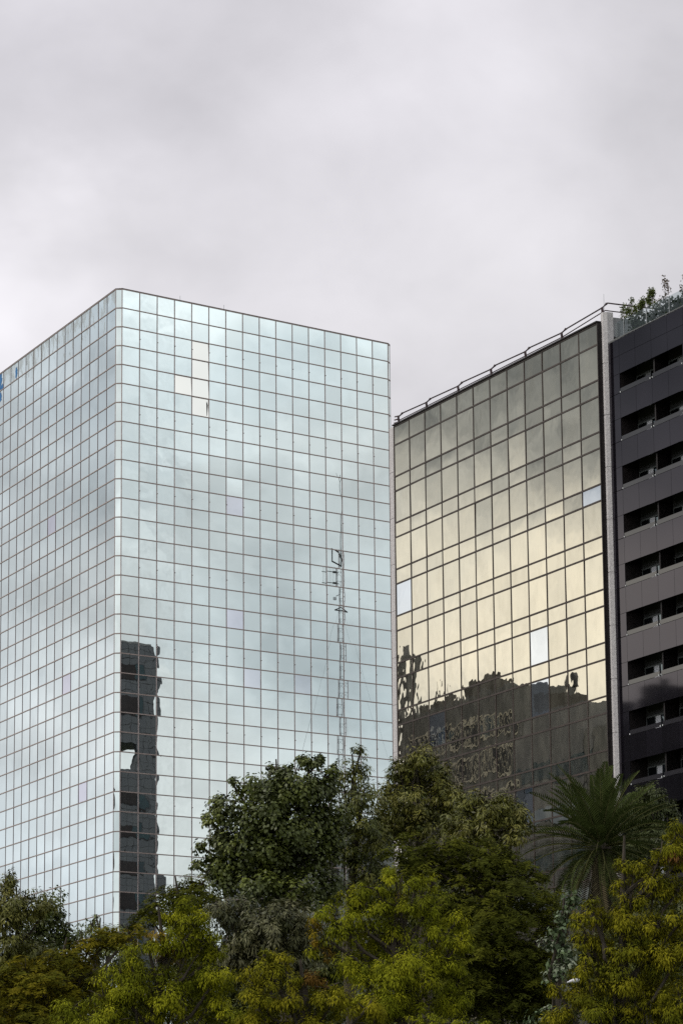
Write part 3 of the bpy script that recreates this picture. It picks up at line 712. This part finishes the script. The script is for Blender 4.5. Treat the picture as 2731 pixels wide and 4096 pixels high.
    for c, rx, rz, _, _ in cs:
        a0 = fork + (lead[3] - fork) * max(0, min(.85, (c[2] - 1.2 - fork[2]) / max(.5, topz - fork[2])))
        mid = (a0 + c) / 2 + np.array([random.uniform(-.2, .2), random.uniform(-.2, .2), -.15])
        tb.tube([a0, mid, c, c + np.array([random.uniform(-.3, .3) * rx, 0, rz * .6])], [.055, .04, .028, .008], 5)
        for q in range(3):
            dd = rsph(1)[0]; dd[2] = abs(dd[2]); tb.tube([c, c + dd * np.array([rx, rx, rz]) * .85], [.025, .006], 4)
    tb.build('trunk', 'bark', root)
    return root

YEL = [(.215, .225, .013), (.17, .185, .011), (.28, .28, .015), (.13, .145, .010)]
YEL2 = [(.18, .172, .011), (.21, .195, .012), (.125, .13, .010), (.25, .225, .014)]
ORG = (.25, .15, .016)
DARKG = [(.085, .098, .020), (.105, .115, .024), (.07, .08, .02)]
OLIVE = [(.135, .135, .022), (.105, .11, .02), (.17, .16, .03)]
GREY = [(.10, .10, .042), (.075, .08, .03), (.14, .135, .062)]
BROAD = [(.080, .098, .020), (.125, .145, .028), (.070, .085, .022)]
FERN = [(.072, .080, .010), (.10, .105, .012), (.055, .062, .009)]

tree('leafy_tree', 'brownish green small leaved tree cut by the left edge below the mirrored tower', 'narrow', 95, [(18, 2035, 26, 38), (55, 2085, 62, 46), (5, 2110, 60, 60), (110, 2080, 30, 18), (25, 2200, 90, 80), (0, 2290, 60, 60)], OLIVE)
tree('broadleaf_tree', 'rounded mid green broadleaf tree beside the brownish tree at the left edge', 'broad', 99, [(110, 2105, 46, 44), (150, 2150, 30, 42), (90, 2165, 62, 55), (160, 2200, 30, 45)], [(.085, .105, .020), (.065, .08, .018)], scale=.8)
tree('pale_conifer', 'small pale feathery tree top poking up before the foot of the mirrored tower', 'narrow', 104, [(210, 2125, 20, 22), (190, 2155, 30, 28), (235, 2150, 28, 26), (222, 2108, 7, 12), (255, 2170, 40, 40)], [(.14, .18, .05), (.18, .20, .06)], dens=.8, scale=.8, fill=.4)
tree('feathery_tree', 'olive feathery tree lit yellow on top in the lower left corner', 'fern', 80, [(60, 2235, 60, 48), (140, 2215, 55, 42), (200, 2190, 45, 40), (20, 2290, 60, 60), (110, 2290, 80, 60), (60, 2350, 110, 60), (190, 2260, 60, 60), (250, 2160, 50, 30), (300, 2150, 50, 32), (180, 2330, 70, 60)], [(.18, .15, .011), (.14, .125, .010), (.09, .09, .009)])
tree('dark_feathery_tree', 'dark layered feathery tree between the mirrored tower and the yellow cypress', 'fern', 98, [(440, 2040, 42, 30), (395, 2065, 55, 32), (345, 2105, 45, 34), (460, 2080, 60, 50), (400, 2110, 70, 50), (480, 2010, 30, 26), (310, 2125, 20, 16)], FERN)
tree('large_broadleaf_tree', 'largest rounded dark green broadleaf tree standing before the mirrored front', 'broad', 88,
     [(715, 1758, 34, 24), (755, 1785, 22, 22), (655, 1772, 30, 18), (590, 1815, 62, 40), (660, 1815, 75, 45), (725, 1815, 55, 40), (535, 1870, 52, 50), (640, 1890, 100, 70), (730, 1880, 60, 70), (510, 1935, 42, 42), (580, 1950, 80, 60), (485, 1985, 35, 28), (560, 2010, 95, 55), (680, 1980, 90, 60), (755, 1950, 35, 50), (640, 2060, 110, 50), (745, 2040, 50, 50), (535, 1800, 16, 14), (480, 1882, 18, 22), (462, 1945, 16, 18), (500, 1843, 18, 18), (622, 1768, 18, 14), (690, 1744, 14, 12), (735, 1748, 14, 16), (772, 1768, 12, 16), (448, 1985, 14, 12)], BROAD)
tree('grey_leaved_tree', 'dark tree with drooping greyish leaves under the largest broadleaf tree', 'narrow', 83, [(545, 2105, 55, 50), (660, 2105, 50, 50), (600, 2150, 70, 60), (500, 2085, 34, 34), (560, 2200, 70, 60), (680, 2180, 50, 70), (610, 2230, 80, 60)], GREY, scale=1.1)
tree('slender_tree', 'slender drooping leaved tree with gaps just right of the largest broadleaf tree', 'narrow', 93, [(827, 1730, 18, 24), (815, 1775, 36, 36), (790, 1810, 34, 34), (835, 1830, 46, 48), (815, 1895, 56, 50), (860, 1940, 50, 55), (790, 1975, 50, 45), (850, 2010, 60, 45), (775, 1900, 24, 50)], DARKG + OLIVE[:1], dens=.8, fill=.25)
tree('round_topped_tree', 'tall olive drooping leaved tree covering the base of the left concrete pillar', 'narrow', 95, [(965, 1742, 42, 32), (918, 1775, 36, 34), (1005, 1780, 34, 30), (960, 1800, 70, 50), (900, 1835, 34, 50), (1020, 1835, 50, 46), (950, 1880, 85, 60), (1040, 1880, 40, 40), (890, 1900, 40, 50)], OLIVE + DARKG[:1])
tree('olive_tree', 'rounded olive tree below the rippled reflections of the gold building', 'narrow', 91, [(1085, 1850, 40, 32), (1165, 1855, 46, 32), (1125, 1870, 60, 45), (1190, 1890, 34, 44), (1060, 1890, 50, 40), (1120, 1920, 90, 40)], OLIVE)
tree('dark_spreading_tree', 'wide dark feathery tree between the yellow cypress and the palm', 'fern', 79,
     [(945, 1955, 60, 38), (1020, 1950, 60, 34), (1090, 1965, 62, 40), (1160, 1975, 50, 42), (1210, 2015, 44, 46), (1000, 2000, 90, 50), (1100, 2020, 100, 60), (1235, 2075, 50, 50), (1160, 2100, 110, 80), (1040, 2080, 80, 70), (1255, 2130, 32, 50), (1120, 2190, 110, 80), (1200, 2210, 80, 90), (1150, 2300, 130, 80), (1240, 2290, 60, 80), (1060, 2280, 80, 80)], FERN)
tree('leafy_tree', 'rounded glossy tree behind the palm at the foot of the black building', 'narrow', 136, [(1478, 1832, 32, 30), (1510, 1842, 28, 30), (1535, 1868, 22, 32), (1490, 1875, 50, 42), (1450, 1880, 40, 40), (1530, 1905, 26, 26), (1500, 1930, 60, 40), (1440, 1960, 60, 50)], [(.085, .10, .03), (.07, .085, .03)], scale=1.25)
tree('pale_leaved_tree', 'pale whitish leaved small tree between the dark tree and the right cypress', 'broad', 73.5, [(1312, 2062, 22, 24), (1298, 2110, 26, 34), (1280, 2160, 28, 40), (1300, 2210, 26, 40), (1275, 2240, 24, 44), (1260, 2340, 40, 40)], [(.13, .18, .09), (.09, .13, .05), (.26, .29, .20), (.06, .09, .03)], scale=.8, dens=1.)
tree('cypress', 'bright yellow green cypress with a pointed top left of centre', 'cyp', 71,
     [(425, 2082, 28, 26), (405, 2115, 42, 34), (450, 2125, 40, 36), (380, 2160, 46, 36), (470, 2165, 44, 40), (340, 2175, 34, 30), (500, 2185, 24, 34), (425, 2190, 70, 50), (300, 2205, 40, 30), (275, 2240, 46, 36), (340, 2245, 60, 44), (420, 2255, 70, 50), (495, 2250, 40, 46), (240, 2290, 50, 44), (310, 2300, 64, 50), (400, 2315, 74, 50), (480, 2310, 54, 50), (165, 2320, 40, 34), (250, 2345, 80, 34), (520, 2345, 50, 40), (150, 2350, 40, 30), (360, 2355, 90, 30)],
     YEL, 'yellow green cypresses in the foreground', patches=[(350, 2135, 24, ORG), (372, 2180, 20, ORG), (410, 2195, 16, ORG)])
tree('cypress', 'domed yellow green cypress in the middle with a reddish left side', 'cyp', 70,
     [(905, 2012, 40, 26), (865, 2042, 40, 30), (955, 2040, 34, 32), (990, 2035, 22, 28), (800, 2065, 38, 30), (835, 2085, 50, 36), (915, 2085, 56, 40), (985, 2085, 40, 40), (765, 2105, 34, 34), (720, 2135, 22, 34), (735, 2180, 30, 44), (805, 2145, 60, 50), (890, 2150, 70, 50), (1045, 2120, 32, 34), (1060, 2165, 30, 36), (985, 2150, 46, 44), (830, 2220, 80, 56), (930, 2230, 80, 60), (1020, 2210, 56, 60), (1055, 2250, 34, 44), (860, 2300, 90, 50), (960, 2310, 90, 50), (1040, 2300, 40, 40)],
     YEL, 'yellow green cypresses in the foreground', patches=[(718, 2140, 38, ORG), (742, 2190, 40, (.14, .06, .015)), (895, 2062, 18, (.2, .13, .015))])
tree('cypress', 'low yellow cypress clump with reddish tips between the two big cypresses', 'cyp', 66,
     [(605, 2205, 34, 24), (650, 2215, 34, 24), (570, 2240, 30, 26), (630, 2250, 54, 34), (700, 2250, 44, 26), (745, 2270, 50, 30), (590, 2295, 50, 36), (670, 2305, 66, 40), (760, 2310, 60, 34), (840, 2320, 50, 34), (620, 2350, 80, 40), (730, 2352, 80, 34), (860, 2352, 60, 26)],
     YEL2, 'yellow green cypresses in the foreground', patches=[(710, 2240, 26, (.13, .045, .02)), (620, 2245, 14, ORG)])
tree('cypress', 'low cypress tip poking up at the bottom edge right of centre', 'cyp', 60, [(945, 2350, 34, 18), (975, 2338, 26, 16), (1010, 2352, 50, 18), (1075, 2352, 50, 14)], YEL, 'yellow green cypresses in the foreground', scale=.9)
tree('cypress', 'tall golden cypress filling the lower right corner beside the palm', 'cyp', 67,
     [(1552, 1918, 34, 30), (1520, 1950, 30, 26), (1560, 1970, 36, 40), (1510, 2000, 44, 36), (1430, 1990, 24, 20), (1455, 2015, 36, 26), (1420, 2040, 26, 24), (1500, 2055, 50, 40), (1555, 2050, 40, 50), (1450, 2075, 42, 36), (1355, 2085, 30, 22), (1330, 2120, 26, 30), (1380, 2115, 46, 36), (1440, 2135, 50, 46), (1510, 2130, 56, 50), (1560, 2120, 40, 50), (1340, 2165, 38, 36), (1400, 2190, 56, 46), (1480, 2200, 60, 56), (1550, 2210, 50, 60), (1345, 2230, 36, 40), (1410, 2260, 60, 50), (1500, 2280, 60, 50), (1560, 2300, 40, 50), (1280, 2275, 26, 22), (1320, 2300, 46, 40), (1370, 2330, 60, 40), (1290, 2340, 40, 36), (1440, 2330, 50, 34), (1480, 2325, 50, 34), (1540, 2345, 60, 40)],
     YEL2, 'yellow green cypresses in the foreground', patches=[(1545, 1975, 13, (.17, .07, .03))])

tree('park_tree', 'dark leafy tree glimpsed behind the lower left trees at the foot of the mirrored tower', 'narrow', 112, [(60, 2260, 110, 90), (190, 2260, 90, 80), (110, 2340, 140, 70), (290, 2230, 60, 60), (300, 2320, 90, 60)], DARKG, dens=.6, fill=2.6)
tree('park_tree', 'dark leafy tree glimpsed through gaps between the two big yellow cypresses', 'narrow', 112, [(450, 2220, 100, 90), (600, 2230, 110, 90), (740, 2220, 90, 90), (520, 2320, 140, 70), (700, 2320, 110, 70)], DARKG, dens=.6, fill=2.6)
tree('park_tree', 'dark leafy tree glimpsed behind the middle cypress and the wide dark tree', 'narrow', 112, [(880, 2060, 70, 80), (980, 2080, 90, 80), (900, 2200, 110, 100), (1080, 2120, 90, 90), (1050, 2270, 130, 100), (860, 2320, 100, 70), (1200, 2280, 100, 100)], DARKG, dens=.6, fill=2.6)
tree('park_tree', 'dark leafy tree glimpsed behind the golden cypress in the lower right corner', 'narrow', 112, [(1360, 2230, 90, 100), (1460, 2180, 90, 100), (1540, 2120, 80, 90), (1420, 2320, 120, 80), (1540, 2280, 90, 100)], DARKG, dens=.6, fill=2.6)
# palm
PY = 130.; pc = at(1378, 1945, PY)
palm = empty('palm_tree', (float(pc[0]), PY, 0.), 'large date palm with arching fronds before the gold and black buildings', 'palm tree')
tb = MB(); zc = pc[2]
tb.tube([(pc[0], PY, 0), (pc[0] + .1, PY, zc * .5), (pc[0], PY, zc - .6), (pc[0], PY, zc - .1), (pc[0], PY, zc + .25)], [.42, .33, .36, .45, .25], 12)
tb.build('trunk', 'bark', palm)
def frond_mesh(idx, L, curve, dead=False):
    ns = 34; t = np.linspace(0, 1, ns); ang = rad(0) - curve * t ** 1.6
    dx = np.cos(ang); dz = np.sin(ang); x = np.concatenate([[0], np.cumsum((dx[1:] + dx[:-1]) / 2)]) / (ns - 1) * L; z = np.concatenate([[0], np.cumsum((dz[1:] + dz[:-1]) / 2)]) / (ns - 1) * L
    mb = MB(); mb.tube([(x[i], 0, z[i]) for i in range(0, ns, 3)], list(np.linspace(.032, .008, len(range(0, ns, 3)))), 4)
    V = [tuple(map(float, v)) for v in mb.v]; Fc = list(mb.f); cols = [(.13, .13, .05)] * sum(len(f) for f in Fc)
    r = random.Random(idx)
    for i in range(3, ns):
        for k2 in range(1):
            tt = (i + k2 * .5) / ns
            if tt > 1: continue
            ll = .52 * (math.sin(math.pi * min(1, tt * .93 + .08)) ** .55) * r.uniform(.9, 1.1) * L / 3.0
            for s in (-1, 1):
                axv = norm(np.array([dx[i] * .75, s * .85, dz[i] * .75]) + np.array([-dz[i], 0, dx[i]]) * .42 + np.array([r.uniform(-.05, .05)] * 3))
                p = np.array([x[i] + (k2 * .5) * L / ns * dx[i], 0, z[i]]); wv = norm(np.cross(axv, [0, 0, 1.])) * .036 * L / 3.0; tip = p + axv * ll + np.array([0, 0, -.10 * ll])
                b0 = len(V); m_ = p + axv * ll * .4
                V += [tuple(p), tuple(m_ + wv), tuple(tip), tuple(m_ - wv)]; Fc.append((b0, b0 + 1, b0 + 2, b0 + 3))
                cfac = r.uniform(.75, 1.25); base = (.15, .125, .07) if dead else (.06, .078, .022)
                cols += [tuple(q * cfac for q in base)] * 4
    me = bpy.data.meshes.new('frond'); me.from_pydata(V, [], Fc); me.materials.append(MATS['leaf_matte'])
    a_ = me.attributes.new('tint', 'FLOAT_COLOR', 'CORNER'); a_.data.foreach_set('color', np.array([(*c, 1) for c in cols], np.float32).ravel())
    return me
FM = [frond_mesh(1, 3.0, rad(28)), frond_mesh(2, 3.2, rad(45)), frond_mesh(3, 3.0, rad(70)), frond_mesh(4, 2.9, rad(60), True)]
ga = 137.5; k = 0
for tier, (nf, elv, mi) in enumerate(((7, 80, 0), (11, 62, 0), (12, 45, 0), (12, 28, 1), (12, 10, 1), (12, -8, 2), (12, -28, 2), (10, -48, 3))):
    for q in range(nf):
        o = bpy.data.objects.new('frond', FM[mi]); COL.objects.link(o); o.parent = palm
        azf = rad(ga * k + random.uniform(-9, 9)); ev = rad(elv + random.uniform(-8, 8)); k += 1
        o.rotation_euler = (random.uniform(-.25, .25), -ev, azf); o.rotation_mode = 'XYZ'
        o.location = (math.cos(azf) * .2, math.sin(azf) * .2, zc - .05 + .3 * math.sin(ev)); sc_ = random.uniform(.88, 1.15); o.scale = (sc_, sc_, sc_)

# roof plants on the dark block
def roofplant(u, zb_, zt_, wd_, nl, label, d_=1.5, col_=((.09, .12, .03), (.13, .15, .05)), lsz=.11):
    u += .5; zb_ *= KD; zt_ = zt_ * KD - (.42 if zb_ > 58.5 else 0)
    r = empty('roof_shrub', tuple(frG.pt(u, d_, DZT + .03)), label, 'shrub', 'shrubs on the roof terrace of the black building')
    st_ = MB(); hgt = zt_ - zb_; P = []
    z0 = DZT + .03
    st_.tube([frG.pt(u, d_, z0), frG.pt(u + .05, d_, zb_ + hgt * .5 + H), frG.pt(u + .02, d_, zt_ + H)], [.03, .02, .008], 4)
    for q in range(9):
        f = q / 8.; s_ = -1 if q % 2 else 1; zc_ = zb_ + H + hgt * f * .9
        st_.tube([frG.pt(u + .03, d_, zc_ - .1), frG.pt(u + s_ * wd_ * (1 - f * .7), d_ + random.uniform(-.2, .2), zc_ + .12)], [.012, .005], 3)
    st_.build('stem', 'bark', r)
    nl = int(nl * 1.5); f = rng.random(nl) ** .85; zz = zb_ + H + hgt * f; ww = wd_ * .5
    tb_ = rng.integers(0, 6, nl); tu = rng.uniform(-1, 1, 6) * wd_; tz = rng.uniform(.0, 1., 6); tz[0] = .93; tu[0] *= .3; tu *= (1.2 - tz) * 1.9
    zz = zb_ + H + hgt * tz[tb_] + rng.normal(0, .13, nl) * hgt; du = tu[tb_] + rng.normal(0, .45, nl) * ww; dn = rng.normal(0, .5, nl) * ww
    c_ = frG.o + frG.e * (u + du)[:, None] + frG.n * (d_ + dn)[:, None]; c_[:, 2] = zz
    cc = np.array(col_)[rng.integers(0, len(col_), nl)] * rng.uniform(.7, 1.3, (nl, 1))
    leafmesh('foliage', 'leaf_matte', r, c_, rsph(nl) + np.array([0, 0, -.2]), rsph(nl) + np.array([0, 0, .7]), rng.uniform(.7, 1.3, nl) * lsz * 1.35, rng.uniform(.7, 1.2, nl) * lsz * .8, cc)
for a_ in ((33.0, 59.6, 60.95, .28, 130, 'thin leafy shoot at the left end of the roof terrace above the black building'),
           (34.1, 59.5, 61.1, .34, 330, 'dense upright green shrub second from the left on the roof terrace'),
           (35.6, 59.3, 60.75, .45, 330, 'loose green shrub third from the left on the roof terrace'),
           (36.9, 59.5, 61.05, .48, 480, 'tallest dense green shrub in the middle of the roof terrace'),
           (38.6, 59.3, 61.25, .42, 130, 'sparse reddish brown shrub behind the roof balustrade'),
           (41.2, 59.4, 60.95, .40, 120, 'sparse thin shrub at the right edge of the roof terrace')):
    roofplant(*a_, **({'col_': ((.13, .09, .06), (.16, .12, .08))} if 'sparse' in a_[5] else {}))
for i, u in enumerate((34.9, 36.4, 38.0, 39.4, 40.9, 42.3, 43.8, 45.5)):
    roofplant(u, 58.0, 59.0 + random.uniform(-.15, .35), .95, 420, ['low dark terrace planting seen through the first glass panel', 'low dark bush seen through the second glass panel', 'low bush by the middle steel post behind the glass', 'dark bush behind the third glass panel', 'dark bush behind the glass near the right edge', 'bushy planting behind the glass at the right edge', 'bushy planting hidden past the right edge', 'last terrace bush past the right edge'][i], 1.4, ((.045, .06, .035), (.06, .075, .05)), .16)

# street lamp whose pale head shows between the trees
lp = at(1309, 2254, 69.5)
lamp = empty('street_lamp', (float(lp[0]) + 1.6, 69.5, 0.), 'street lamp with a pale head peeping out between the dark tree and the right cypress', 'street lamp')
X = float(lp[0]); Z = float(lp[2])
MB().tube([(X + 1.6, 69.5, 0), (X + 1.6, 69.5, Z - .4), (X + 1.35, 69.5, Z - .05), (X + .5, 69.5, Z)], [.07, .05, .03, .02], 8).build('pole', 'black_metal', lamp)
MB().tube([(X - .07, 69.5, Z - .02), (X, 69.5, Z), (X + .1, 69.5, Z + .02), (X + .22, 69.5, Z + .02)], [.01, .03, .05, .02], 10).build('lamp_head', 'painted_sky_white', lamp)

# unseen trees added around the viewpoint to shade the low sky on the grove
src_ = [o for o in bpy.data.objects if o.name.startswith('park_tree') and o.parent is None]
for i, (x, y, sc_, lab) in enumerate(((-13, 34, 2.1, 'unseen tree added for shade left of the viewpoint, nearest the grove'), (13.5, 36, 2.1, 'unseen tree added for shade right of the viewpoint, nearest the grove'), (-14, 14, 2.2, 'unseen tree added for shade level with the viewpoint on its left'), (15, 12, 2.2, 'unseen tree added for shade level with the viewpoint on its right'), (-7, -13, 2.2, 'unseen tree added for shade behind the viewpoint to the left'), (8, -15, 2.2, 'unseen tree added for shade behind the viewpoint to the right'))):
    a_ = src_[i % len(src_)]; r = a_.copy(); COL.objects.link(r); r['label'] = lab; r['group'] = 'unseen trees added for shade around the viewpoint'
    cr_ = [c for c in a_.children if c.name.startswith('crown')][0]; bb = np.array([v[:] for v in cr_.bound_box]); mx_ = (bb[:, 0].min() + bb[:, 0].max()) / 2; wx_ = bb[:, 0].max() - bb[:, 0].min()
    k_ = 9.5 / wx_; kz = 21. / bb[:, 2].max(); r.scale = (k_, k_, kz); r.location = (x - mx_ * k_, y, 0)
    for c in a_.children:
        d_ = c.copy(); COL.objects.link(d_); d_.parent = r
